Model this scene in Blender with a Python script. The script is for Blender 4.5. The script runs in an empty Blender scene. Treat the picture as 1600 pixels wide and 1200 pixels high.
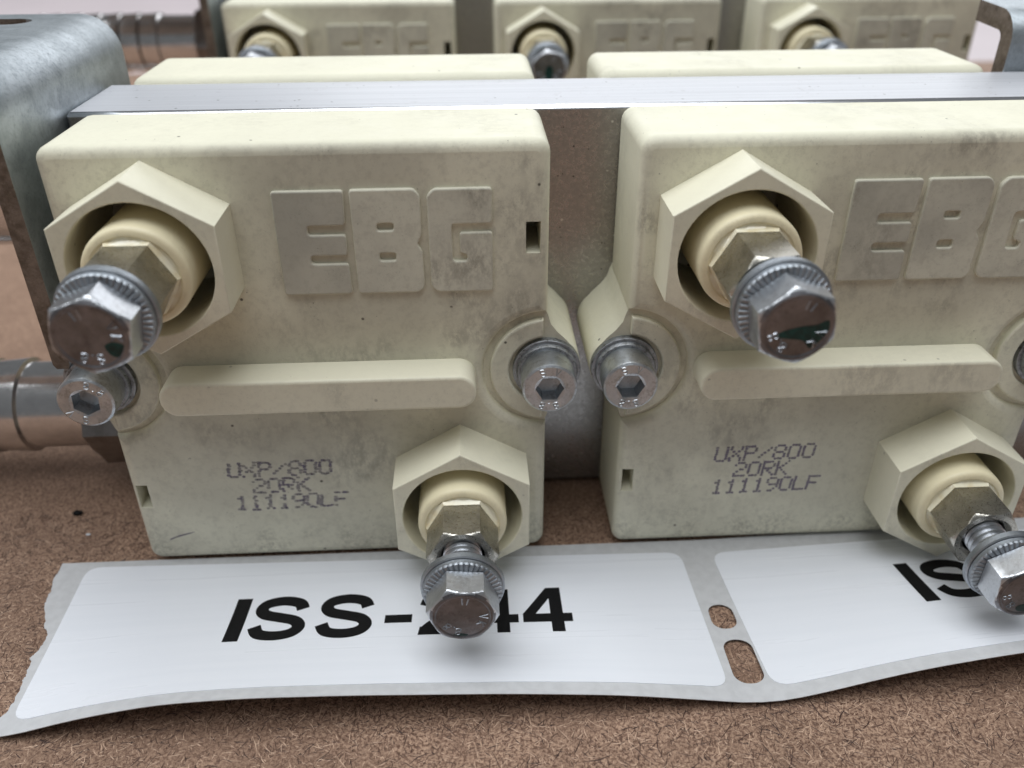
import bpy, bmesh, math, random
from mathutils import Vector, Matrix

# ------------------------------------------------------------------ camera, light, exposure
S = 0.001                                   # everything below is written in millimetres
scene = bpy.context.scene
C = scene.collection
PI = math.pi
random.seed(7)

cam_d = bpy.data.cameras.new('camera')
cam = bpy.data.objects.new('camera', cam_d)
C.objects.link(cam)
right = Vector((0.9987127, -0.0505875, -0.0037212))
down = Vector((-0.0295655, -0.5209382, -0.8530822))
fwd = Vector((0.0412168, 0.8520941, -0.5217632))
m = Matrix((right, -down, -fwd)).transposed().to_4x4()
m.translation = Vector((19.382, -94.822, 56.275)) * S
cam.matrix_world = m
cam_d.sensor_width = 36.0
cam_d.lens = 1332.84 / 1600 * 36
cam_d.clip_start = 0.005
cam_d.clip_end = 20
cam_d.dof.use_dof = True
cam_d.dof.focus_distance = 0.104
cam_d.dof.aperture_fstop = 21
scene.camera = cam

world = bpy.data.worlds.new('World')
scene.world = world
world.use_nodes = True
bg = world.node_tree.nodes['Background']
bg.inputs[0].default_value = (0.93, 0.97, 1.0, 1)
bg.inputs[1].default_value = 0.16


def area(name, loc, target, sx, sy, power, col=(1, 1, 1)):
    d = bpy.data.lights.new(name, 'AREA')
    d.shape = 'RECTANGLE'
    d.size, d.size_y, d.energy, d.color = sx, sy, power, col
    o = bpy.data.objects.new(name, d)
    C.objects.link(o)
    o.location = loc
    o.rotation_euler = (Vector(target) - Vector(loc)).to_track_quat('-Z', 'Y').to_euler()
    return o


area('ceiling_panel_lamp', (-0.08, -0.06, 1.10), (0.03, 0, 0), 1.25, 0.95, 15.0, (0.95, 0.98, 1.0))
area('added_streak_lamp', (-0.95, 0.05, 0.85), (0, 0, 0), 0.35, 0.9, 3.0, (0.95, 0.98, 1.0))  # added unseen lamp, gives streak highlights on pipes and bolt sides
area('unseen_rear_lamp', (0.40, 1.50, 0.78), (0.03, 0.05, 0), 1.5, 1.0, 10.5, (0.95, 0.97, 1.0))  # unseen light from behind, set for sheen on the plate and bright tops

scene.view_settings.view_transform = 'Standard'
scene.view_settings.look = 'None'
scene.view_settings.exposure = 0.0
scene.view_settings.gamma = 1.0


# ------------------------------------------------------------------ materials
class NT:
    def __init__(self, name):
        self.m = bpy.data.materials.new(name)
        self.m.use_nodes = True
        self.t = self.m.node_tree
        self.b = self.t.nodes['Principled BSDF']
        tc = self.n('ShaderNodeTexCoord')
        mp = self.n('ShaderNodeMapping')
        mp.inputs['Scale'].default_value = (1000, 1000, 1000)
        self.l(tc.outputs['Object'], mp.inputs['Vector'])
        oi = self.n('ShaderNodeObjectInfo')
        sc = self.n('ShaderNodeVectorMath')
        sc.operation = 'MULTIPLY'
        sc.inputs[1].default_value = (170, 230, 310)
        self.l(oi.outputs['Random'], sc.inputs[0])
        ad = self.n('ShaderNodeVectorMath')
        self.l(mp.outputs[0], ad.inputs[0])
        self.l(sc.outputs[0], ad.inputs[1])
        self.co = ad.outputs[0]
        self.raw = mp.outputs[0]
        self.nrm = tc.outputs['Normal']

    def n(self, t):
        return self.t.nodes.new(t)

    def l(self, a, b):
        self.t.links.new(a, b)

    def stretch(self, s, src=None):
        mp = self.n('ShaderNodeMapping')
        mp.inputs['Scale'].default_value = s
        self.l(src or self.co, mp.inputs['Vector'])
        return mp.outputs[0]

    def noise(self, scale, detail=4, rough=0.55, co=None, dist=0.0):
        x = self.n('ShaderNodeTexNoise')
        x.inputs['Scale'].default_value = scale
        x.inputs['Detail'].default_value = detail
        x.inputs['Roughness'].default_value = rough
        x.inputs['Distortion'].default_value = dist
        self.l(co or self.co, x.inputs['Vector'])
        return x.outputs['Fac']

    def voro(self, scale, co=None):
        x = self.n('ShaderNodeTexVoronoi')
        x.inputs['Scale'].default_value = scale
        self.l(co or self.co, x.inputs['Vector'])
        return x.outputs['Distance']

    def rng(self, v, a, b, c=0.0, d=1.0):
        x = self.n('ShaderNodeMapRange')
        x.interpolation_type = 'SMOOTHSTEP'
        for k, q in zip((1, 2, 3, 4), (a, b, c, d)):
            x.inputs[k].default_value = q
        self.l(v, x.inputs[0])
        return x.outputs[0]

    def mul(self, a, b, op='MULTIPLY'):
        x = self.n('ShaderNodeMath')
        x.operation = op
        for k, v in enumerate((a, b)):
            if isinstance(v, (int, float)):
                x.inputs[k].default_value = v
            else:
                self.l(v, x.inputs[k])
        return x.outputs[0]

    def mix(self, f, a, b):
        x = self.n('ShaderNodeMix')
        x.data_type = 'RGBA'
        for k, v in ((0, f), (6, a), (7, b)):
            if isinstance(v, (int, float)):
                x.inputs[k].default_value = v
            elif isinstance(v, tuple):
                x.inputs[k].default_value = (*v, 1)
            else:
                self.l(v, x.inputs[k])
        return x.outputs[2]

    def col(self, v):
        if isinstance(v, tuple):
            self.b.inputs['Base Color'].default_value = (*v, 1)
        else:
            self.l(v, self.b.inputs['Base Color'])

    def rough(self, v):
        if isinstance(v, (int, float)):
            self.b.inputs['Roughness'].default_value = v
        else:
            self.l(v, self.b.inputs['Roughness'])

    def bump(self, h, strength, dist):
        x = self.n('ShaderNodeBump')
        x.inputs['Strength'].default_value = strength
        x.inputs['Distance'].default_value = dist * S
        self.l(h, x.inputs['Height'])
        self.l(x.outputs[0], self.b.inputs['Normal'])


def cream(name, base, dirtcol, dirt, specks=1.0, rough=0.5, coat=0.0):
    k = NT(name)
    big = k.noise(0.05, 4, 0.5)
    fine = k.noise(0.30, 6, 0.6)
    grit = k.noise(4.0, 6, 0.75)
    scuff = k.noise(0.9, 6, 0.75, co=k.stretch((1.0, 1.0, 0.55)))
    sp = k.n('ShaderNodeSeparateXYZ')
    k.l(k.nrm, sp.inputs[0])
    # grime film is strongest on the outward (printed) face of the moulding, weaker on other sides
    face = k.rng(sp.outputs[1], -0.95, -0.3, 1.0, 0.25)
    film = k.mul(k.rng(big, 0.34, 0.66, 0.22, 0.88), k.mul(face, dirt))
    c = k.mix(film, base, dirtcol)
    # darker powdery grime in a few patches, broken up by fine grit
    patch = k.mul(k.rng(k.noise(0.075, 3, 0.55), 0.50, 0.66), k.rng(scuff, 0.38, 0.62))
    c = k.mix(k.mul(k.mul(patch, face), 0.65 * dirt), c, (0.25, 0.23, 0.19))
    mot = k.mul(k.rng(k.noise(1.1, 7, 0.72), 0.44, 0.70), k.mul(face, 0.30 * dirt))
    c = k.mix(mot, c, (0.30, 0.275, 0.225))
    sz = k.n('ShaderNodeSeparateXYZ')
    k.l(k.raw, sz.inputs[0])
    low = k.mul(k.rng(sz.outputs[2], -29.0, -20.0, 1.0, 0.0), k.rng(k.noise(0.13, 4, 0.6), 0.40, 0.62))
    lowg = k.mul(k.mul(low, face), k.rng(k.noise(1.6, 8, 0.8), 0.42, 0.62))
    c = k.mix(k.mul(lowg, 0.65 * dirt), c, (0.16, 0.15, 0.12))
    gp = k.mul(k.rng(grit, 0.54, 0.68), k.mul(k.rng(fine, 0.46, 0.66), face))
    c = k.mix(k.mul(gp, 0.5 * dirt), c, (0.12, 0.108, 0.09))
    if specks:
        v = k.voro(0.26)
        gate = k.rng(k.noise(0.16, 2), 0.5, 0.54)
        s = k.mul(k.rng(v, 0.035, 0.07, 1.0, 0.0), k.mul(gate, 0.85 * specks))
        c = k.mix(s, c, (0.035, 0.028, 0.02))
        v2 = k.voro(0.9)
        gate2 = k.rng(k.noise(0.33, 2), 0.55, 0.6)
        s2 = k.mul(k.rng(v2, 0.05, 0.09, 1.0, 0.0), k.mul(gate2, 0.6 * specks))
        c = k.mix(s2, c, (0.06, 0.05, 0.04))
    k.col(c)
    k.rough(k.rng(fine, 0.3, 0.7, rough - 0.06, rough + 0.1))
    k.bump(k.mul(k.noise(7, 5, 0.6), k.mul(k.noise(0.5, 4, 0.6), 3.0), 'ADD'), 0.28, 0.07)
    k.b.inputs['Coat Weight'].default_value = coat
    k.b.inputs['Specular IOR Level'].default_value = 0.35
    k.b.inputs['Subsurface Weight'].default_value = 0.0
    return k.m


M_HOUS = cream('cream_moulding_dusty', (0.79, 0.765, 0.615), (0.48, 0.455, 0.37), 0.88, 1.0, 0.55)
M_LETTER = cream('cream_lettering_grimy', (0.70, 0.68, 0.56), (0.375, 0.36, 0.31), 1.0, 0.6, 0.58)
M_BOSS = cream('cream_moulding', (0.80, 0.77, 0.615), (0.58, 0.54, 0.43), 0.50, 0.4, 0.42)
M_SLEEVE = cream('cream_insulator', (0.82, 0.75, 0.53), (0.62, 0.50, 0.29), 0.45, 0.15, 0.33)


def resin():
    k = NT('potting_resin_gloss')
    k.col(k.mix(k.rng(k.noise(0.5, 3), 0.4, 0.7), (0.80, 0.75, 0.58), (0.72, 0.62, 0.40)))
    k.rough(0.06)
    k.b.inputs['Coat Weight'].default_value = 0.6
    k.b.inputs['Coat Roughness'].default_value = 0.03
    k.bump(k.noise(0.45, 3), 0.35, 0.3)
    return k.m


M_RESIN = resin()


def metal(name, c1, c2, r1, r2, bump=0.2, dirtc=None, dirt=0.0, nscale=1.0, metallic=1.0, scratch=None):
    k = NT(name)
    n1 = k.noise(0.35 * nscale, 6, 0.65)
    n2 = k.noise(3.0 * nscale, 6, 0.7)
    c = k.mix(k.rng(n1, 0.35, 0.68), c1, c2)
    f = k.rng(n2, 0.5, 0.75)
    c = k.mix(k.mul(f, 0.5), c, tuple(x * 0.55 for x in c1))
    if dirtc:
        c = k.mix(k.mul(k.rng(k.noise(0.8 * nscale, 7, 0.75), 0.5, 0.66), dirt), c, dirtc)
    k.col(c)
    k.b.inputs['Metallic'].default_value = metallic
    k.rough(k.rng(n2, 0.3, 0.75, r1, r2))
    h = n2
    if scratch:
        h = k.mul(k.noise(1.0, 5, 0.7, co=k.stretch(scratch)), n2, 'ADD')
    k.bump(h, bump, 0.08)
    return k.m


M_ZINC = metal('zinc_plated_steel', (0.50, 0.53, 0.58), (0.34, 0.37, 0.41), 0.26, 0.42, 0.3, (0.14, 0.13, 0.12), 0.3)
M_HEADFACE = metal('shade_toned_bolt_face', (0.25, 0.25, 0.27), (0.17, 0.168, 0.175), 0.30, 0.46, 0.22, (0.07, 0.06, 0.06), 0.4, 0.8)  # darker base paints in the shade that the head faces mirror
M_GRITTY = metal('gritty_spring_washer', (0.40, 0.42, 0.45), (0.28, 0.29, 0.30), 0.4, 0.6, 0.8, (0.07, 0.06, 0.05), 0.8, 2.0)
M_WASHER = metal('zinc_washer_dull', (0.42, 0.45, 0.49), (0.32, 0.35, 0.38), 0.42, 0.56, 0.2, (0.12, 0.11, 0.10), 0.3)
M_ZINCF = metal('zinc_plated_bolt', (0.64, 0.66, 0.69), (0.54, 0.56, 0.59), 0.30, 0.42, 0.22, (0.16, 0.14, 0.13), 0.25)
M_SCREW = metal('zinc_socket_screw', (0.58, 0.61, 0.64), (0.44, 0.47, 0.50), 0.32, 0.5, 0.45, (0.13, 0.12, 0.10), 0.45)
M_NICKEL = metal('nickel_plated_brass', (0.54, 0.52, 0.47), (0.40, 0.385, 0.34), 0.24, 0.40, 0.25, (0.20, 0.18, 0.14), 0.3)
M_STAIN = metal('stainless_turned', (0.76, 0.75, 0.75), (0.66, 0.65, 0.65), 0.16, 0.26, 0.06, scratch=(6, 0.15, 0.15))
M_GROOVE = metal('groove_shadow_steel', (0.22, 0.20, 0.19), (0.12, 0.11, 0.10), 0.4, 0.6)  # shadow lines at the barb ridges, painted as darker steel
def alu_top():
    k = NT('aluminium_extruded_skin')
    line = k.noise(1.0, 5, 0.7, co=k.stretch((0.015, 1.8, 1.8)))
    c = k.mix(k.rng(line, 0.3, 0.7), (0.57, 0.58, 0.615), (0.46, 0.47, 0.50))
    edge = k.mul(k.rng(k.noise(0.9, 7, 0.8), 0.56, 0.70), k.rng(k.noise(0.12, 3), 0.42, 0.6))
    c = k.mix(k.mul(edge, 0.8), c, (0.24, 0.225, 0.22))
    v = k.voro(0.6)
    gate = k.rng(k.noise(0.2, 3), 0.52, 0.56)
    c = k.mix(k.mul(k.rng(v, 0.06, 0.13, 1.0, 0.0), k.mul(gate, 0.9)), c, (0.06, 0.055, 0.05))
    k.col(c)
    k.b.inputs['Metallic'].default_value = 0.2
    k.b.inputs['Specular IOR Level'].default_value = 0.3
    k.rough(0.42)
    k.bump(line, 0.25, 0.08)
    return k.m


def alu_front():
    k = NT('aluminium_milled_face')
    fine = k.noise(2.2, 7, 0.75)
    c = k.mix(k.rng(fine, 0.35, 0.65), (0.40, 0.385, 0.375), (0.31, 0.30, 0.29))
    for sc, gs, col in ((0.8, 0.22, (0.03, 0.028, 0.025)), (1.7, 0.5, (0.05, 0.045, 0.04)), (0.5, 0.4, (0.75, 0.74, 0.72))):
        v = k.voro(sc)
        gate = k.rng(k.noise(gs, 2), 0.50, 0.55)
        c = k.mix(k.mul(k.rng(v, 0.06, 0.12, 1.0, 0.0), k.mul(gate, 0.9)), c, col)
    k.col(c)
    k.b.inputs['Metallic'].default_value = 0.9
    k.rough(k.rng(fine, 0.3, 0.7, 0.24, 0.36))
    k.bump(fine, 0.10, 0.05)
    return k.m


def alu_edge():
    k = NT('aluminium_bright_chamfer')
    k.col((0.86, 0.87, 0.90))
    k.b.inputs['Metallic'].default_value = 1.0
    k.rough(0.22)
    return k.m


M_ALU_TOP, M_ALU_FRONT, M_ALU_EDGE = alu_top(), alu_front(), alu_edge()
M_GALV = metal('galvanised_sheet', (0.46, 0.50, 0.53), (0.34, 0.375, 0.40), 0.42, 0.58, 0.5, (0.20, 0.225, 0.23), 0.3, 0.75, scratch=(1.4, 0.3, 0.22))
M_CUT = metal('sheared_steel_edge', (0.23, 0.185, 0.155), (0.12, 0.092, 0.07), 0.45, 0.75, 1.0, (0.34, 0.28, 0.22), 0.35, 1.6, 0.6)
M_DARK = metal('dark_hex_steel', (0.30, 0.28, 0.27), (0.22, 0.20, 0.19), 0.3, 0.45)


def flat(name, c, rough=0.6, var=0.08, scale=0.3, spec=0.4):
    k = NT(name)
    k.col(k.mix(k.rng(k.noise(scale, 5), 0.3, 0.7), c, tuple(x * (1 - var) for x in c)))
    k.rough(rough)
    k.b.inputs['Specular IOR Level'].default_value = spec
    return k.m


M_TEAL = flat('teal_marker_paint', (0.004, 0.055, 0.05), 0.35, 0.7, 1.2)
def label_mat():
    k = NT('white_label_stock')
    band = k.noise(1.0, 4, 0.6, co=k.stretch((0.008, 0.55, 0.3)))
    k.col(k.mix(k.rng(band, 0.35, 0.7), (0.785, 0.807, 0.86), (0.765, 0.789, 0.843)))
    k.rough(k.rng(band, 0.3, 0.7, 0.26, 0.40))
    k.bump(k.mul(band, k.noise(6, 3), 'ADD'), 0.06, 0.08)
    return k.m


M_LABEL = label_mat()
M_LINER = flat('grey_release_liner', (0.58, 0.585, 0.60), 0.35, 0.10, 0.8)
M_INK = flat('black_print', (0.008, 0.008, 0.009), 0.6, 0.3, 2.0, 0.15)
M_SOCKET = metal('socket_recess', (0.30, 0.31, 0.34), (0.16, 0.16, 0.18), 0.3, 0.5)


def inkjet(name, fade):
    k = NT(name)
    k.col(k.mix(k.noise(1.4, 4), (0.13, 0.10, 0.165), (0.21, 0.18, 0.25)))
    k.rough(0.55)
    a = k.rng(k.noise(0.9, 5, 0.7), 0.30, 0.62, fade[0], fade[1])
    k.l(a, k.b.inputs['Alpha'])
    return k.m


M_JET = inkjet('violet_inkjet', (0.82, 0.58))
M_JETS = inkjet('violet_inkjet_smudged', (0.74, 0.40))


def board_mat():
    k = NT('hardboard')
    n1 = k.noise(0.06, 5, 0.65)
    n2 = k.noise(2.6, 8, 0.75, dist=0.4)
    n3 = k.noise(4.5, 6, 0.8, dist=0.8)
    c = k.mix(k.rng(n2, 0.38, 0.62), (0.125, 0.06, 0.038), (0.57, 0.375, 0.262))
    c = k.mix(k.mul(k.rng(n3, 0.52, 0.74), 0.6), c, (0.52, 0.37, 0.27))
    c = k.mix(k.mul(k.rng(n1, 0.42, 0.62), 0.5), c, (0.24, 0.145, 0.098))
    k.col(c)
    k.rough(0.62)
    k.bump(k.mul(n2, n3, 'ADD'), 0.8, 0.25)
    return k.m


M_BOARD = board_mat()


def fibre_mat():
    k = NT('wood_fibre')
    at = k.n('ShaderNodeAttribute')
    at.attribute_name = 'tint'
    x = k.n('ShaderNodeValToRGB')
    x.color_ramp.elements[0].color = (0.028, 0.012, 0.010, 1)
    x.color_ramp.elements[1].color = (0.62, 0.43, 0.31, 1)
    e = x.color_ramp.elements.new(0.6)
    e.color = (0.17, 0.09, 0.06, 1)
    k.l(at.outputs['Fac'], x.inputs[0])
    k.l(x.outputs[0], k.b.inputs['Base Color'])
    k.rough(0.6)
    return k.m


M_FIBRE = fibre_mat()
M_BENCH = flat('pale_bench_laminate', (0.66, 0.58, 0.60), 0.5, 0.05, 0.02)


# ------------------------------------------------------------------ mesh helpers
def finish(name, src, mat, parent=None, loc=(0, 0, 0), rot=(0, 0, 0), sharp=32, mats=None):
    """src: bmesh or mesh in mm -> linked object in metres"""
    if isinstance(src, bmesh.types.BMesh):
        me = bpy.data.meshes.new(name)
        src.to_mesh(me)
        src.free()
    else:
        me = src
        me.name = name
    me.transform(Matrix.Scale(S, 4))
    for mm in (mats or [mat]):
        me.materials.append(mm)
    me.set_sharp_from_angle(angle=math.radians(sharp))
    # flat caps keep their own normal, the rounded edges stay smooth
    me.polygons.foreach_set('use_smooth', [abs(p.normal.y) < 0.9995 and abs(p.normal.z) < 0.9995 for p in me.polygons])
    o = bpy.data.objects.new(name, me)
    C.objects.link(o)
    o.location = Vector(loc) * S
    o.rotation_euler = rot
    if parent:
        o.parent = parent
    return o


def tag(o, label=None, cat=None, group=None, kind=None):
    for k, v in (('label', label), ('category', cat), ('group', group), ('kind', kind)):
        if v:
            o[k] = v
    return o


def empty(name, loc=(0, 0, 0)):
    o = bpy.data.objects.new(name, None)
    o.empty_display_size = 0.005
    C.objects.link(o)
    o.location = Vector(loc) * S
    return o


def arc(cx, cy, r, a0, a1, n):
    return [(cx + r * math.cos(math.radians(a0 + (a1 - a0) * i / n)), cy + r * math.sin(math.radians(a0 + (a1 - a0) * i / n))) for i in range(n + 1)]


def rrect(x0, y0, x1, y1, r, n=5):
    return (arc(x1 - r, y1 - r, r, 0, 90, n) + arc(x0 + r, y1 - r, r, 90, 180, n)
            + arc(x0 + r, y0 + r, r, 180, 270, n) + arc(x1 - r, y0 + r, r, 270, 360, n))


def outline_mesh(loops, depth, bevel=0.0, res=2):
    """filled outlines (first outer, rest holes) in x/z, occupying y 0..depth (front at y=0)"""
    cu = bpy.data.curves.new('tmp', 'CURVE')
    cu.dimensions = '2D'
    cu.fill_mode = 'BOTH'
    cu.extrude = depth / 2 - bevel
    cu.bevel_depth = bevel
    cu.bevel_resolution = res
    cu.offset = -bevel
    for lp in loops:
        sp = cu.splines.new('POLY')
        sp.points.add(len(lp) - 1)
        for p, q in zip(sp.points, lp):
            p.co = (q[0], q[1], 0, 1)
        sp.use_cyclic_u = True
    ob = bpy.data.objects.new('tmp', cu)
    C.objects.link(ob)
    dg = bpy.context.evaluated_depsgraph_get()
    me = bpy.data.meshes.new_from_object(ob.evaluated_get(dg))
    bpy.data.objects.remove(ob)
    bpy.data.curves.remove(cu)
    me.transform(Matrix(((1, 0, 0, 0), (0, 0, -1, depth / 2), (0, 1, 0, 0), (0, 0, 0, 1))))
    me.materials.clear()
    bm = bmesh.new()
    bm.from_mesh(me)
    bmesh.ops.remove_doubles(bm, verts=bm.verts, dist=0.0005)
    bmesh.ops.recalc_face_normals(bm, faces=bm.faces)
    bm.to_mesh(me)
    bm.free()
    return me


def boolean(me, cutters, op='DIFFERENCE'):
    a = bpy.data.objects.new('tmp_a', me)
    C.objects.link(a)
    tmp = []
    for cme in cutters:
        b = bpy.data.objects.new('tmp_b', cme)
        C.objects.link(b)
        md = a.modifiers.new('b', 'BOOLEAN')
        md.operation = op
        md.object = b
        md.solver = 'EXACT'
        tmp.append(b)
    dg = bpy.context.evaluated_depsgraph_get()
    r = bpy.data.meshes.new_from_object(a.evaluated_get(dg))
    for b in tmp + [a]:
        bpy.data.objects.remove(b)
    return r


def join(*parts):
    bm = bmesh.new()
    for p in parts:
        if isinstance(p, bmesh.types.BMesh):
            t = bpy.data.meshes.new('t')
            p.to_mesh(t)
            p.free()
            bm.from_mesh(t)
        else:
            bm.from_mesh(p)
    return bm


def shift(me, x=0, y=0, z=0):
    me.transform(Matrix.Translation((x, y, z)))
    return me


def box(x0, x1, y0, y1, z0, z1, bevel=0.0, seg=2):
    bm = bmesh.new()
    bmesh.ops.create_cube(bm, size=1)
    for v in bm.verts:
        v.co = Vector(((x0 + x1) / 2 + v.co.x * (x1 - x0), (y0 + y1) / 2 + v.co.y * (y1 - y0), (z0 + z1) / 2 + v.co.z * (z1 - z0)))
    if bevel:
        bmesh.ops.bevel(bm, geom=bm.edges[:], offset=bevel, segments=seg, profile=0.5, affect='EDGES')
    return bm


def hexr(af):
    a = af / 2
    return lambda t: a / math.cos((t % (PI / 3)) - PI / 6)


def radial(rings, n=48, axis='Y'):
    """surface of revolution-like mesh; ring = (y or f(t), r or f(t)); r = 0 closes with one vertex"""
    bm = bmesh.new()
    prev = None
    for y, r in rings:
        if r == 0:
            cur = [bm.verts.new((0, y(0) if callable(y) else y, 0))]
        else:
            cur = []
            for i in range(n):
                t = 2 * PI * i / n
                rr = r(t) if callable(r) else r
                yy = y(t) if callable(y) else y
                cur.append(bm.verts.new((rr * math.cos(t), yy, rr * math.sin(t))))
        if prev:
            for i in range(n):
                j = (i + 1) % n
                if len(prev) == 1 and len(cur) == 1:
                    pass
                elif len(prev) == 1:
                    bm.faces.new((prev[0], cur[j], cur[i]))
                elif len(cur) == 1:
                    bm.faces.new((prev[i], prev[j], cur[0]))
                else:
                    bm.faces.new((prev[i], prev[j], cur[j], cur[i]))
        prev = cur
    bmesh.ops.recalc_face_normals(bm, faces=bm.faces)
    if axis == 'X':                         # +Y -> -X (rings run towards -X)
        for v in bm.verts:
            x, y, z = v.co
            v.co = (-y, x, z)
    return bm


def ridge(polys, w=0.16, h=0.07):
    """raised strokes (embossed marks) on a y=0 face, peak towards -Y"""
    bm = bmesh.new()
    for pl in polys:
        rows = []
        for i, p in enumerate(pl):
            a = Vector(pl[max(i - 1, 0)])
            b = Vector(pl[min(i + 1, len(pl) - 1)])
            d = (b - a).normalized() if (b - a).length else Vector((1, 0))
            nx, nz = -d.y * w / 2, d.x * w / 2
            rows.append([bm.verts.new((p[0] + nx, 0.01, p[1] + nz)), bm.verts.new((p[0], -h, p[1])), bm.verts.new((p[0] - nx, 0.01, p[1] - nz))])
        for r0, r1 in zip(rows, rows[1:]):
            for k in (0, 1):
                bm.faces.new((r0[k], r1[k], r1[k + 1], r0[k + 1]))
    bmesh.ops.recalc_face_normals(bm, faces=bm.faces)
    return bm


STROKES = {
    'S': [[(.85, .85), (.6, 1), (.3, 1), (.1, .8), (.25, .55), (.7, .45), (.9, .2), (.7, 0), (.35, 0), (.1, .15)]],
    'V': [[(.05, 1), (.45, 0), (.85, 1)]],
    '8': [[(.5, .52), (.2, .68), (.2, .9), (.5, 1), (.8, .9), (.8, .68), (.5, .52), (.15, .35), (.15, .1), (.5, 0), (.85, .1), (.85, .35), (.5, .52)]],
    '.': [[(.4, 0), (.6, .05)]],
    'I': [[(.4, 0), (.4, 1)]],
    'K': [[(.1, 0), (.1, 1)], [(.8, 1), (.1, .45), (.8, 0)]],
}


def circ_marks(items, r, size):
    """marks arranged around a bolt head; items = (char, angle in degrees)"""
    out = []
    for ch, a in items:
        a = math.radians(a)
        up = Vector((math.cos(a), math.sin(a)))
        rt = Vector((up.y, -up.x))
        for pl in STROKES[ch]:
            out.append([tuple(up * (r + (q[1] - 0.5) * size) + rt * ((q[0] - 0.45) * size * 0.8)) for q in pl])
    return out


# ------------------------------------------------------------------ the setting
bench = finish('bench_top', box(-900, 1100, -700, 1500, -74, -34.2), M_BENCH)
tag(bench, kind='structure')
board = finish('hardboard_sheet', box(-620, 760, -560, 347, -34.1, -30.6, 0.3, 1), M_BOARD)
tag(board, kind='structure')


def fibres():
    rnd = random.Random(11)
    V, F, T = [], [], []
    for i in range(62000):
        far = rnd.random() < 0.25
        x = rnd.uniform(-95, 140)
        y = rnd.uniform(-52, 12) if not far else rnd.uniform(-52, 130)
        big = i < 2600
        if big:
            L, w = 0.7 + rnd.expovariate(1 / 0.7), rnd.uniform(0.035, 0.085)
            tint = rnd.choice((0.05, 0.15, 0.3, 0.4))
        else:
            L, w = min(2.4, 0.35 + rnd.expovariate(1 / 0.5)), rnd.uniform(0.028, 0.06)
            tint = rnd.choice((0.0, 0.1, 0.15, 0.2, 0.3, 0.45, 0.85, 1.0, 1.0, 1.0))
        L = min(L, 4.0)
        a = rnd.uniform(0, 2 * PI)
        bend = rnd.gauss(0, 0.2)
        n = 2
        base = len(V)
        px, py = x, y
        for j in range(n + 1):
            t = j / n
            aa = a + bend * (t - 0.5) * 2
            ww = w * (0.3 + 0.7 * math.sin(PI * t))
            nx, ny = -math.sin(aa) * ww, math.cos(aa) * ww
            z = -30.588 + 0.02 * rnd.random()
            V += [(px + nx, py + ny, z), (px, py, z + ww * 0.5), (px - nx, py - ny, z)]
            T += [tint] * 3
            px += math.cos(aa) * L / n
            py += math.sin(aa) * L / n
        for j in range(n):
            b = base + j * 3
            F += [(b, b + 3, b + 4, b + 1), (b + 1, b + 4, b + 5, b + 2)]
    me = bpy.data.meshes.new('wood_fibre')
    me.from_pydata(V, [], F)
    at = me.attributes.new('tint', 'FLOAT', 'POINT')
    at.data.foreach_set('value', T)
    o = finish('wood_fibre', me, M_FIBRE, board)
    o['kind'] = 'stuff'


fibres()

# ------------------------------------------------------------------ power resistor
HW, HH, HD = 28.5, 30.0, 15.4              # half width, half height, depth of the moulding
TX, TZ = 16.97, 18.16                      # terminal offsets


def housing_mesh():
    r = 1.7
    rb = 8.25
    dz = rb
    right_side = [(HW, -HH + r), (HW, -dz)] + arc(HW, 0, rb, 270, 90, 26)[1:-1] + [(HW, dz), (HW, HH - r)]
    pts = arc(HW - r, -HH + r, r, 270, 360, 5)[:-1] + right_side + arc(HW - r, HH - r, r, 0, 90, 5)[1:]
    left_side = [(-x, z) for x, z in reversed(right_side)]
    pts += arc(-HW + r, HH - r, r, 90, 180, 5)[:-1] + left_side + arc(-HW + r, -HH + r, r, 180, 270, 5)[1:]
    a = outline_mesh([pts], HD, 1.3, 4)
    cut = []
    for sx, sz in ((-1, 1), (1, -1)):
        cut.append(shift(outline_mesh([arc(sx * TX, sz * TZ, 7.9, 0, 360, 40)[:-1]], 10.0), 0, -2.0, 0))
    cut.append(shift(outline_mesh([[(25.7, 16.45), (27.45, 16.45), (27.45, 20.4), (25.7, 20.4)]], 11.0), 0, -2, 0))
    cut.append(shift(outline_mesh([[(-27.75, -20.25), (-26.15, -20.25), (-26.15, -16.35), (-27.75, -16.35)]], 11.0), 0, -2, 0))
    a = boolean(a, cut)
    parts = [a]
    for s in (1, -1):
        lug = arc(HW, 0, 8.75, 96, 264, 24)
        lo = [(HW - 0.4, -8.7), (28.62, -7.6), (29.0, -6.3), (29.8, -5.2), (30.9, -4.1)]
        lr = 4.5
        lug += lo + arc(HW, 0, lr, -48, 48, 16) + [(x, -z) for x, z in reversed(lo)]
        cl = [lug[0]]
        for q in lug[1:]:
            if math.hypot(q[0] - cl[-1][0], q[1] - cl[-1][1]) > 0.05:
                cl.append(q)
        if math.hypot(cl[0][0] - cl[-1][0], cl[0][1] - cl[-1][1]) < 0.05:
            cl.pop()
        parts.append(shift(outline_mesh([[(s * x, z) for x, z in cl]], HD - 1.1), 0, 1.1, 0))
        ring = arc(HW, 0, 7.35, 94, 266, 26) + list(reversed(arc(HW, 0, 4.95, 96, 264, 22)))
        parts.append(shift(outline_mesh([[(s * x, z) for x, z in ring]], 1.6, 0.28, 2), 0, 0.12, 0))
    return join(*parts)


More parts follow.
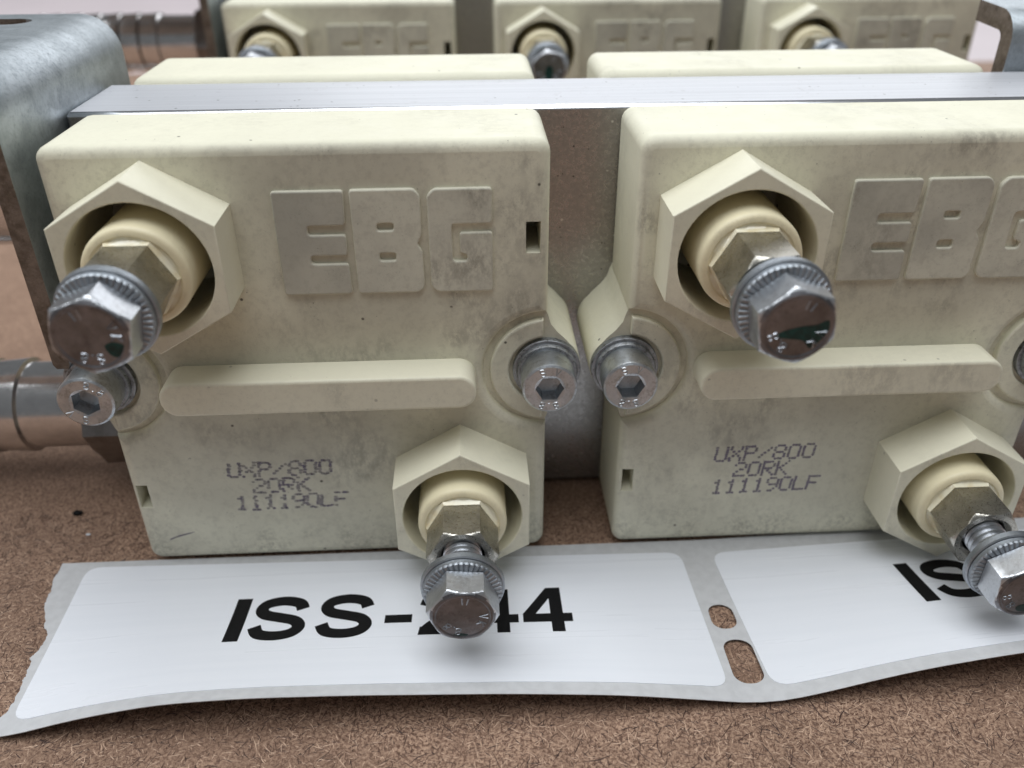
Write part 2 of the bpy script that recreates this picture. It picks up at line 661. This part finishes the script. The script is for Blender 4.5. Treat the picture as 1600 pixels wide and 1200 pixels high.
def soften(pts, r):
    out = []
    n = len(pts)
    for i in range(n):
        p = Vector(pts[i])
        a, b = Vector(pts[i - 1]) - p, Vector(pts[(i + 1) % n]) - p
        q = min(r, a.length * .45, b.length * .45)
        p0, p1 = p + a.normalized() * q, p + b.normalized() * q
        for k in range(4):
            t = k / 3
            out.append(tuple(p0 * (1 - t) ** 2 + p * 2 * t * (1 - t) + p1 * t * t))
    return out


GLYPH = {
    'E': [[(-3.3, 11.95), (4.8, 11.95), (4.7, 15.85), (.35, 15.85), (.35, 16.9), (4.7, 16.9), (4.7, 19.45), (.35, 19.45), (.35, 20.6), (4.75, 20.6), (4.9, 24.75), (-3.3, 24.75)]],
    'B': [[(5.5, 11.95), (12.9, 11.95), (13.5, 12.6), (13.5, 17.2), (12.85, 18.1), (13.5, 19.2), (13.5, 24.0), (12.8, 24.8), (5.5, 24.8)],
          rrect(8.35, 19.85, 10.27, 20.75, .3, 3), rrect(8.4, 16.1, 10.3, 17.1, .3, 3)],
    'G': [[(15.0, 11.9), (21.75, 11.9), (21.75, 19.45), (17.85, 19.45), (17.85, 16.85), (18.7, 16.75), (18.7, 15.85), (17.0, 15.85), (17.0, 20.5), (21.75, 20.5), (21.75, 24.75), (15.1, 24.75), (14.25, 23.9), (14.25, 12.7)]],
}

DOTS = {
    'U': ('10001',) * 6 + ('01110',),
    'X': ('10001', '10001', '01010', '00100', '01010', '10001', '10001'),
    'P': ('11110', '10001', '10001', '11110', '10000', '10000', '10000'),
    '/': ('00000', '00001', '00010', '00100', '01000', '10000', '00000'),
    '8': ('01110', '10001', '10001', '01110', '10001', '10001', '01110'),
    '0': ('01110',) + ('10001',) * 5 + ('01110',),
    '2': ('01110', '10001', '00001', '00110', '01000', '10000', '11111'),
    'R': ('11110', '10001', '10001', '11110', '10100', '10010', '10001'),
    'K': ('10001', '10010', '10100', '11000', '10100', '10010', '10001'),
    '1': ('00100', '01100', '00100', '00100', '00100', '00100', '01110'),
    '9': ('01110', '10001', '10001', '01111', '00001', '00010', '01100'),
    'L': ('10000',) * 6 + ('11111',),
    'F': ('11111', '10000', '10000', '11110', '10000', '10000', '10000'),
}


def marking(seed, jit, smear):
    rnd = random.Random(seed)
    bm = bmesh.new()
    rows = (('UXP/800', -14.75, -13.2, 2.06), ('20RK', -11.75, -15.95, 2.02), ('111190LF', -14.6, -18.9, 1.97))
    for txt, x0, z0, adv in rows:
        for ci, ch in enumerate(txt):
            wob = rnd.gauss(0, jit * 0.8)
            for r, row in enumerate(DOTS[ch]):
                for c, bit in enumerate(row):
                    if bit != '1' or rnd.random() < smear * 0.05:
                        continue
                    x = x0 + ci * adv + c * 0.37 - (r - 3) * 0.035 + rnd.gauss(0, jit)
                    z = z0 - r * 0.375 + 0.035 * (ci * adv) * 0.4 + wob + rnd.gauss(0, jit)
                    w, h = 0.235 + rnd.uniform(-.02, .04), 0.22 + rnd.uniform(-.02, .04)
                    if smear:
                        w += rnd.uniform(0, .12) * smear
                    vs = [bm.verts.new((x + w * math.cos(k * PI / 3), -0.012 - 0.00002 * (r + c), z + h * math.sin(k * PI / 3))) for k in range(6)]
                    bm.faces.new(vs)
    bmesh.ops.recalc_face_normals(bm, faces=bm.faces)
    for f in bm.faces:
        if f.normal.y > 0:
            f.normal_flip()
    return bm


def boss_mesh():
    hx = [(10.3 * math.sin(a), 10.3 * math.cos(a)) for a in (k * PI / 3 for k in range(6))]
    hx.reverse()
    return shift(outline_mesh([hx, arc(0, 0, 7.9, 0, 360, 56)[:-1]], 7.4, 0.16, 2), 0, -7.03, 0)


def sleeve_mesh():
    r = 5.85
    rings = [(7.0, r), (-7.9, r)]
    rings += [(-7.9 - 0.8 * math.sin(a), r - 0.8 * (1 - math.cos(a))) for a in (PI / 8, PI / 4, 3 * PI / 8, PI / 2)]
    rings += [(-8.72, 4.95), (-8.62, 4.75), (-8.3, 4.7), (-8.3, 0)]
    return radial(rings, 56)


def resin_mesh():
    hx = hexr(8.0)
    def q(f, e):
        return lambda t: 4.76 * (1 - f) + (hx(t) + e) * f
    return radial([(-8.6, 4.8), (-8.58, 4.6), (-8.6, q(.75, .25)), (-8.75, q(1, .22)), (-9.0, q(1, .07)), (-9.25, q(1, -.02)), (-9.25, q(1, -.3)), (-8.3, 3.0)], 60)


def post_mesh(end=15.7):
    hx = hexr(8.0)
    rings = [(-8.0, hx), (-end + 0.75, hx)]
    for k in range(1, 6):
        y = -end + 0.75 - 0.75 * k / 5
        cone = 4.05 + (y + end) * 1.3
        rings.append((y, (lambda c: (lambda t: min(hx(t), c)))(cone)))
    rings += [(-end, 3.3), (-end + 0.6, 2.75), (-end + 5.5, 2.7), (-end + 5.5, 0)]
    return radial(rings, 60)


def bolt_mesh():
    hx = hexr(7.45)
    rings = [(0, 2.4), (0, hx), (-3.0, hx)]
    for k in range(1, 6):
        y = -3.0 - 0.62 * k / 5
        cone = 3.48 + (y + 3.62) * 1.45
        rings.append((y, (lambda c: (lambda t: min(hx(t), c)))(cone)))
    rings += [(-3.62, 3.28), (-3.50, 3.1), (-3.47, 0)]
    head = radial(rings, 60)
    th = [(0.0, 2.45)]
    y = 0.1
    while y < 11:
        th += [(y, 2.48), (y + 0.12, 2.48), (y + 0.4, 2.02), (y + 0.5, 2.02)]
        y += 0.8
    th.append((11.2, 0))
    return join(head, radial(th, 28))


def lock_washer_mesh():
    nT = 44
    n = nT * 4

    def tooth(t):
        return 0.05 - 0.16 * max(0.0, math.sin(t * nT)) ** 2
    rings = [(0.02, 2.6), (0.02, 3.55), (lambda t: 0.10 - tooth(t), 3.85), (lambda t: 0.24 - tooth(t), 4.65), (0.42, 4.8), (0.95, 4.8), (0.95, 2.6)]
    return radial(rings, n)


def flat_washer_mesh():
    return radial([(1.02, 2.6), (1.02, 4.9), (1.15, 5.08), (1.85, 5.08), (1.98, 4.95), (1.98, 2.6), (1.02, 2.6)], 56)


def screw_mesh():
    hs = hexr(3.05)
    return radial([(-0.45, 2.2), (-0.45, 3.45), (-4.0, 3.5), (-4.3, 3.42), (-4.48, 3.15), (-4.48, 1.95), (-4.38, lambda t: hs(t) + .05), (-2.3, hs), (-1.9, 0)], 48)


def spring_washer_mesh():
    return radial([(1.12, 2.2), (1.12, 4.4), (0.3, 4.4), (0.22, 4.3), (0.2, 3.95), (-0.2, 3.95), (-0.44, 3.8), (-0.44, 2.2)], 48)


ME = {}


def shared(name, fn, mat, parent, loc=(0, 0, 0), rot=(0, 0, 0), key=None, sharp=32):
    key = key or name
    if key in ME:
        o = bpy.data.objects.new(name, ME[key])
        C.objects.link(o)
        o.location = Vector(loc) * S
        o.rotation_euler = rot
        o.parent = parent
        return o
    o = finish(name, fn(), mat, parent, loc, rot, sharp)
    ME[key] = o.data
    return o


def blob(pts, y, seed=0):
    bm = bmesh.new()
    bm.faces.new([bm.verts.new((p[0], y, p[1])) for p in pts])
    bmesh.ops.triangulate(bm, faces=bm.faces)
    for f in bm.faces:
        if f.normal.y > 0:
            f.normal_flip()
    return bm


PAINT = {
    'UL': [(1.0, -.9), (1.9, -.5), (2.9, -.8), (3.1, -1.3), (2.6, -2.1), (1.9, -2.3), (1.3, -1.8)],
    'UR': [(-2.2, -1.0), (-1.4, -.35), (.4, .1), (2.0, .25), (3.0, .9), (3.2, -.3), (2.4, -1.6), (1.5, -2.5), (.9, -1.4), (-.8, -1.2)],
    'LL': [(-1.4, -2.9), (-.4, -2.6), (.6, -2.9), (.3, -3.2), (-.9, -3.25)],
    'LR': [(-.9, -2.2), (.1, -1.7), (1.1, -2.0), (1.4, -2.7), (.5, -3.1), (-.6, -2.9)],
    'RC': [(-.6, .6), (.4, .9), (1.0, -.2), (.8, -2.4), (0, -2.9), (-.8, -2.2), (-1.0, -.6)],
}


def make_resistor(label, mark_seed, jit, smear, bolts, screws):
    """bolts = ((head seat depth, rotation, paint key), upper then lower); screws = rotation per side"""
    root = empty('power_resistor')
    tag(root, label, 'power resistor', 'power resistors bolted along the cooling plates')
    shared('housing', housing_mesh, M_HOUS, root)
    shared('rib', lambda: shift(outline_mesh([rrect(-19.6, -2.35, 19.3, 2.35, 2.2, 8)], 5.0, 0.45, 3), 0, -4.75, 0), M_BOSS, root)
    for ch in 'EBG':
        shared('raised_letter', lambda: shift(outline_mesh([soften(g, 0.45) for g in GLYPH[ch]], 0.9, 0.2, 2), 0, -0.55, 0), M_LETTER, root, key='letter' + ch)
    finish('printed_marking', marking(mark_seed, jit, smear), M_JETS if smear else M_JET, root)
    for (sx, sz), (seat, rot, paint) in zip(((-1, 1), (1, -1)), bolts):
        boss = shared('hex_collar', boss_mesh, M_BOSS, root, (sx * TX, 0, sz * TZ))
        shared('insulator_sleeve', sleeve_mesh, M_SLEEVE, boss)
        shared('potting_resin', resin_mesh, M_RESIN, boss)
        shared('terminal_post', lambda: post_mesh(16.2 if sz > 0 else 14.9), M_NICKEL, boss, key='post%d' % sz)
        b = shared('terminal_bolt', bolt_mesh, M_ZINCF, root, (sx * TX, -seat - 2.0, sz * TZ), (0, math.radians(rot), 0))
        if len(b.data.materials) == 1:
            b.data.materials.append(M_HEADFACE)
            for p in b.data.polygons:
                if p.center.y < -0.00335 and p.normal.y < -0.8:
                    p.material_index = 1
        shared('lock_washer', lock_washer_mesh, M_WASHER, b)
        shared('flat_washer', flat_washer_mesh, M_WASHER, b)
        shared('head_mark', lambda: ridge(circ_marks((('8', 225), ('.', 245), ('8', 262), ('I', 95), ('I', 80), ('K', 335), ('V', 5)), 2.45, 1.0), 0.24, 0.12), M_ZINC, b, (0, -3.47, 0))
        if paint:
            finish('paint_mark', blob(soften(PAINT[paint], 0.5), -3.52), M_TEAL, b, (0, 0, 0), (0, math.radians(-rot), 0))
    for sx, rot in zip((-1, 1), screws):
        s = shared('mounting_screw', screw_mesh, M_SCREW, root, (sx * HW, 0, 0), (0, math.radians(rot), 0))
        shared('washer', spring_washer_mesh, M_GRITTY, s)
        shared('head_mark', lambda: ridge(circ_marks((('S', 112), ('V', 68), ('8', 248), ('.', 268), ('8', 290)), 2.55, 0.95), 0.2, 0.1), M_SCREW, s, (0, -4.48, 0), key='screwmark')
    return root


P = 67.19
FRONT = [
    (make_resistor('cream power resistor with smudged violet print, front left on the nearer cooling plate', 3, 0.042, 1.0,
                   ((16.4, -20, 'UL'), (19.0, 6, 'LL')), (215, 0)), 0),
    (make_resistor('cream power resistor with crisp violet print, front right and cut off by the photo edge', 5, 0.02, 0.0,
                   ((18.3, 21, 'UR'), (18.9, 31, 'LR')), (0, 60)), P),
]
for o, x in FRONT:
    o.location = Vector((x, 0, 0)) * S


def copy_tree(o, parent=None):
    c = o.copy()
    C.objects.link(c)
    c.parent = parent
    for ch in o.children:
        copy_tree(ch, c)
    return c


# two more sit on the far face of the same plate, only their top edges show
for x, lb in ((0.6, 'cream power resistor on the far face of the nearer plate, behind the left front one'),
              (P - 0.4, 'cream power resistor on the far face of the nearer plate, behind the right front one')):
    c = copy_tree(FRONT[1][0])
    c.location = Vector((x, 46.9, 0.75)) * S
    c.rotation_euler = (0, 0, PI)
    c['label'] = lb


# ------------------------------------------------------------------ cooling plate with hose barbs and brackets
def plate_body(x0, x1):
    bm = box(x0, x1, 15.45, 31.4, -30.0, 30.0, 0.55, 1)
    return bm


def barb_mesh():
    # rings run along +Y here, radial(axis='X') turns +Y into -X
    rings = [(31.2, 5.6), (37.0, 5.6), (37.1, 6.9), (45.0, 6.9), (50.5, 6.9), (50.8, 7.5)]
    x = 50.8
    for k in range(6):
        rings += [(x + 0.4, 7.52), (x + 4.5, 7.22), (x + 4.65, 7.0), (x + 4.9, 7.0), (x + 5.1, 7.45)]
        x += 5.1
    rings += [(x + 0.5, 7.5), (x + 4, 6.6), (x + 4, 4.8), (x - 20, 4.8)]
    return radial(rings, 56, 'X')


def hexnut_mesh():
    hx = hexr(17.0)
    return radial([(34.0, 5.5), (34.0, 8.3), (34.4, hx), (40.1, hx), (40.6, 8.3), (40.6, 6.85)], 60, 'X')


def bracket_profile(x_flange):
    r, t = 5.0, 2.15
    outer = [(x_flange, 38.0)] + arc(-31 - r, 38 - r, r, 90, 0, 8) + [(-31.0, 3.2), (-31.3, 2.6)]
    inner = [(-32.8, 2.6), (-31 - t, 3.2)] + arc(-31 - r, 38 - r, r - t, 0, 90, 6) + [(x_flange, 38.0 - t)]
    return outer + inner


def face_mats(me, cut_axis):
    for p in me.polygons:
        if abs(p.normal[cut_axis]) > 0.9:
            p.material_index = 1


def bracket_mesh():
    me = shift(outline_mesh([bracket_profile(-70)], 40.8, 0.12, 1), 0, -0.5, 0)
    slot = outline_mesh([arc(-42.4, 0, 2.5, -90, 90, 10) + arc(-56, 0, 2.5, 90, 270, 10)], 20)
    slot.transform(Matrix(((1, 0, 0, 0), (0, 0, 1, 33.4), (0, 1, 0, 28), (0, 0, 0, 1))))
    bm = bmesh.new()
    bm.from_mesh(slot)
    bmesh.ops.recalc_face_normals(bm, faces=bm.faces)
    bm.to_mesh(slot)
    bm.free()
    me = boolean(me, [slot])
    me.materials.clear()
    face_mats(me, 1)
    return me


def rear_bracket_mesh():
    # leg stands against the far face of the plate, flange folds away from it; profile in y/z, drawn along x
    r, t = 4.2, 3.0
    y0, y1, zt = 31.6, 42.4, 38.0
    prof = ([(y0, 1.0)] + arc(y0 + r, zt - r, r, 180, 90, 7) + [(y1, zt + .3), (y1, zt - t + .3)]
            + arc(y0 + r, zt - r, r - t, 90, 180, 6) + [(y0 + t, 1.0)])
    me = outline_mesh([prof], 30.0, 0.12, 1)
    # (x->y profile, depth y -> x)
    me.transform(Matrix(((0, 1, 0, 97.5), (1, 0, 0, 0), (0, 0, 1, 0), (0, 0, 0, 1))))
    bm = bmesh.new()
    bm.from_mesh(me)
    bmesh.ops.recalc_face_normals(bm, faces=bm.faces)
    bm.to_mesh(me)
    bm.free()
    face_mats(me, 0)
    return me


def make_plate(label, x1, with_rear):
    root = empty('cooling_plate')
    tag(root, label, 'cooling plate', 'cooling plates with hose barbs')
    pb = finish('plate_body', plate_body(-30.7, x1), None, root, mats=[M_ALU_FRONT, M_ALU_TOP, M_ALU_EDGE])
    for p in pb.data.polygons:
        n = p.normal
        p.material_index = 1 if n.z > 0.98 else (2 if 0.15 < n.z <= 0.98 else 0)
    for z in (17.2, -17.2):
        hb = shared('hose_barb', barb_mesh, M_STAIN, root, (0, 23.4, z), sharp=50)
        if len(hb.data.materials) == 1:
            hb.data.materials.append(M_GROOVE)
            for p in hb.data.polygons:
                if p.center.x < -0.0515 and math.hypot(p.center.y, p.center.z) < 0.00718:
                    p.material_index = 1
        shared('hex_nut', hexnut_mesh, M_DARK, hb)
    finish('mounting_bracket', bracket_mesh(), None, root, mats=[M_GALV, M_CUT])
    if with_rear:
        finish('mounting_bracket', rear_bracket_mesh(), None, root, mats=[M_GALV, M_CUT])
    return root


plate_a = make_plate('grey aluminium cooling plate with steel brackets, carrying the sharp resistors in front', 140, True)
plate_b = make_plate('blurred cooling plate with hose barb behind, carrying the back row of resistors', P * 2 + 32, False)

# the blurred assembly further back: a slightly smaller unit of the same build
K = 0.974
bx, by, bz = -11.2, 128.0, -30.3


def place_back(o, x):
    o.location = Vector((bx + K * x, by, bz + K * 30.0)) * S
    o.scale = (K, K, K)


place_back(plate_b, 0)
for i, lb in enumerate(('blurred cream resistor, leftmost of the back row beside the hose barb',
                        'blurred cream resistor, middle of the back row with teal paint on its bolt',
                        'blurred cream resistor, rightmost of the back row near the pale background')):
    c = copy_tree(FRONT[1][0])
    place_back(c, i * P)
    c['label'] = lb
    if i != 1:
        continue
    for ch in c.children:                   # the middle one has a large teal dab on its upper bolt
        if ch.name.startswith('terminal_bolt') and ch.location.z > 0:
            for g in ch.children:
                if g.name.startswith('paint_mark'):
                    rot = ch.rotation_euler.y
                    finish('paint_mark', blob(soften(PAINT['RC'], 0.5), -3.525), M_TEAL, ch, (0, 0, 0), (0, -rot, 0))
                    bpy.data.objects.remove(g)
                    break

# ------------------------------------------------------------------ the label strip
LP = [(-60, 0.3), (-42, 0.3), (-37, 0.4), (-27, 3.3), (-18, 5.0), (-8, 5.4), (4, 5.1), (22, 4.2), (35, 3.1), (45, 1.6), (52.3, 0.35), (58, 1.3), (64, 2.8), (71, 4.3), (80, 5.5), (90, 6.4), (105, 7.0), (160, 7.0)]


def lift(x):
    acc = 0
    for d in (-3, -1.5, 0, 1.5, 3):
        q = x + d
        for (a, va), (b, vb) in zip(LP, LP[1:]):
            if a <= q <= b:
                acc += va + (vb - va) * (q - a) / (b - a)
                break
    return acc / 5


def paper(x, y):
    s = min(max((-y - 1.0) / 28.0, 0.0), 1.1)
    k = min(max((x - 45) / 20, 0), 1)
    return -30.42 + lift(x) * s ** (1.9 - 0.6 * k)


def bend_strip(x, y):
    # the strip turns slightly at the perforated gap
    k = min(max((x - 49) / 7, 0), 1)
    k = k * k * (3 - 2 * k)
    a = math.radians(2.6) * k
    return x - (y + 4) * math.sin(a), y + (x - 52.5) * math.sin(a)


def lay(bm, up):
    for v in bm.verts:
        z = paper(v.co.x, v.co.y) + up
        x, y = bend_strip(v.co.x, v.co.y)
        v.co = (x, y, v.co.z + z)


def cut_grid(bm, step_x, step_y):
    xs = [v.co.x for v in bm.verts]
    ys = [v.co.y for v in bm.verts]
    for lo, hi, st, nrm in ((min(xs), max(xs), step_x, (1, 0, 0)), (min(ys), max(ys), step_y, (0, 1, 0))):
        q = math.floor(lo / st) * st + st
        while q < hi:
            bmesh.ops.bisect_plane(bm, geom=bm.verts[:] + bm.edges[:] + bm.faces[:], dist=1e-5, plane_co=tuple(q * c for c in nrm), plane_no=nrm)
            q += st


def sheet(name, loops, up, thick, mat, parent, step=2.0):
    me = outline_mesh(loops, thick)
    # x/z outline with front at y=0  ->  x/y outline with top at z=thick
    me.transform(Matrix(((1, 0, 0, 0), (0, 0, 1, 0), (0, -1, 0, thick), (0, 0, 0, 1))))
    bm = bmesh.new()
    bm.from_mesh(me)
    bmesh.ops.recalc_face_normals(bm, faces=bm.faces)
    cut_grid(bm, step, step)
    lay(bm, up)
    return finish(name, bm, mat, parent)


def stroke_quads(pl, w):
    L, R = [], []
    for i, p in enumerate(pl):
        a, b = Vector(pl[max(i - 1, 0)]), Vector(pl[min(i + 1, len(pl) - 1)])
        d = (b - a).normalized()
        n = Vector((-d.y, d.x)) * w / 2
        L.append((p[0] + n.x, p[1] + n.y))
        R.append((p[0] - n.x, p[1] - n.y))
    return [[L[i], R[i], R[i + 1], L[i + 1]] for i in range(len(pl) - 1)]


def smooth(pts, n=6):
    out = []
    q = [pts[0]] + pts + [pts[-1]]
    for i in range(1, len(q) - 2):
        p0, p1, p2, p3 = (Vector(v) for v in q[i - 1:i + 3])
        for k in range(n):
            t = k / n
            out.append(tuple(0.5 * ((2 * p1) + (p2 - p0) * t + (2 * p0 - 5 * p1 + 4 * p2 - p3) * t * t + (3 * p1 - p0 - 3 * p2 + p3) * t ** 3)))
    out.append(pts[-1])
    return out


def glyph(ch):
    if ch == 'I':
        return [[(0, 0), (2.0, 0), (2.0, 7.9), (0, 7.9)]]
    if ch == '-':
        return [[(0, 2.35), (3.6, 2.35), (3.6, 3.85), (0, 3.85)]]
    if ch == 'S':
        c = [(6.75, 5.55), (6.1, 6.7), (4.0, 7.2), (1.9, 6.75), (1.25, 5.7), (2.0, 4.7), (4.0, 4.1), (6.0, 3.45), (6.75, 2.3), (5.9, 1.15), (3.9, 0.72), (1.8, 1.15), (0.95, 2.55)]
        return stroke_quads(smooth(c), 1.7)
    if ch == '2':
        c = [(0.95, 5.3), (1.5, 6.7), (3.15, 7.2), (4.9, 6.7), (5.45, 5.5), (4.8, 4.1), (3.2, 2.7), (1.9, 1.75), (1.2, 1.0)]
        return stroke_quads(smooth(c), 1.7) + [[(0.1, 0), (6.3, 0), (6.3, 1.5), (0.3, 1.5)]]
    if ch == '4':
        return [[(3.7, 0), (5.4, 0), (5.4, 7.9), (3.7, 7.9)], [(5.4, 1.75), (6.6, 1.75), (6.6, 3.25), (5.4, 3.25)],
                [(0, 1.75), (3.7, 1.75), (3.7, 3.25), (0, 3.25)], [(0, 3.25), (1.75, 3.25), (3.7, 5.95), (3.7, 7.9), (3.4, 7.9)]]


def char(ch, x0, y0, rot, parent):
    bm = bmesh.new()
    cr, sr = math.cos(rot), math.sin(rot)
    for poly in glyph(ch):
        bm.faces.new([bm.verts.new((x0 + px * cr - py * 1.12 * sr, y0 + px * sr + py * 1.12 * cr, 0)) for px, py in poly])
    cut_grid(bm, 1.5, 1.5)
    bmesh.ops.recalc_face_normals(bm, faces=bm.faces)
    for f in bm.faces:
        if f.normal.z < 0:
            f.normal_flip()
    lay(bm, 0.19)
    finish('printed_character', bm, M_INK, parent)


def rquad(c, r, n=5):
    out = []
    for i in range(4):
        p = Vector(c[i])
        a = (Vector(c[i - 1]) - p).normalized()
        b = (Vector(c[(i + 1) % 4]) - p).normalized()
        p0, p1 = p + a * r, p + b * r
        for k in range(n + 1):
            t = k / n
            out.append(tuple(p0 * (1 - t) ** 2 + p * 2 * t * (1 - t) + p1 * t * t))
    return out


strip = empty('label_strip', (0, 0, 0))
tag(strip, 'white printed label strip on grey torn backing paper lying in front of the resistors', 'label strip')
torn = [(-41.45, .43), (-41.37, -1.15), (-41.48, -2.68), (-40.97, -4.84), (-40.79, -6.79), (-40.66, -7.75), (-39.89, -9.43), (-38.9, -12.09), (-38.42, -12.44), (-38.06, -13.12),
        (-37.94, -14.43), (-38.11, -16.01), (-38.64, -17.22), (-38.18, -17.76), (-38.05, -19.37), (-37.96, -19.78), (-37.85, -20.95), (-37.54, -23.81), (-37.72, -25.62), (-38.9, -27.2), (-37.3, -29.1)]
rt = random.Random(4)
torn_f = []
for (a, b) in zip(torn, torn[1:]):
    for k in range(6):
        t = k / 6
        torn_f.append((a[0] + (b[0] - a[0]) * t + (rt.gauss(0, .07) if k else 0), a[1] + (b[1] - a[1]) * t))
torn_f.append(torn[-1])
liner = torn_f + [(150, -29.1), (150, 0.3)]
hole_a = [(51.2 + x, -15.0 + y) for x, y in rrect(-1.55, -2.2, 1.55, 2.2, 1.45, 6)]
hole_b = [(51.65 + x + 0.0 * y, -22.7 + y) for x, y in rrect(-1.65, -3.6, 1.65, 3.6, 1.55, 6)]
hole_c = [(51.0 + x, 5 + y) for x, y in rrect(-.1, -.1, .1, .1, .05, 2)]
sheet('backing_paper', [liner, hole_a, hole_b], 0, 0.10, M_LINER, strip)
lab_a = sheet('label', [rquad([(-37.4, -0.7), (-36.55, -27.1), (49.0, -26.9), (48.4, -2.2)], 2.2)], 0.10, 0.08, M_LABEL, strip)
lab_b = sheet('label', [rquad([(53.0, -2.6), (53.7, -27.0), (140, -27.0), (139.4, -2.4)], 2.2)], 0.10, 0.08, M_LABEL, strip)
for ch, x in zip('ISS-244', (-14.1, -11.6, -2.9, 6.3, 10.7, 17.4, 24.6)):
    char(ch, x, -17.5, 0.0, lab_a)
for ch, x in zip('ISS-245', (77.6, 80.2, 89.0, 98.3, 102.7)):
    char(ch, x, -17.3, 0.0, lab_b)


# ------------------------------------------------------------------ small debris
def crumb(name, size, mat, loc, label, seed):
    bm = bmesh.new()
    bmesh.ops.create_icosphere(bm, subdivisions=2, radius=1)
    rnd = random.Random(seed)
    for v in bm.verts:
        v.co = Vector((v.co.x * size[0], v.co.y * size[1], v.co.z * size[2])) * rnd.uniform(0.75, 1.2)
    tag(finish(name, bm, mat, None, loc, sharp=20), label, 'crumb')


crumb('dirt_crumb', (0.75, 0.55, 0.35), M_INK, (-43.56, 11.8, -30.3), 'small black dirt crumb on the brown board left of the left resistor', 3)
crumb('paper_fleck', (0.35, 0.2, 0.12), M_LABEL, (-40.2, 6.85, -30.5), 'tiny white fleck on the brown board just in front of the black crumb', 5)
finish('scuff_mark', blob([(-25.2, -26.3), (-23.8, -25.75), (-22.0, -25.2), (-21.2, -24.85), (-22.1, -25.0), (-23.8, -25.45), (-24.9, -25.95)], -0.015), M_JET, FRONT[0][0])
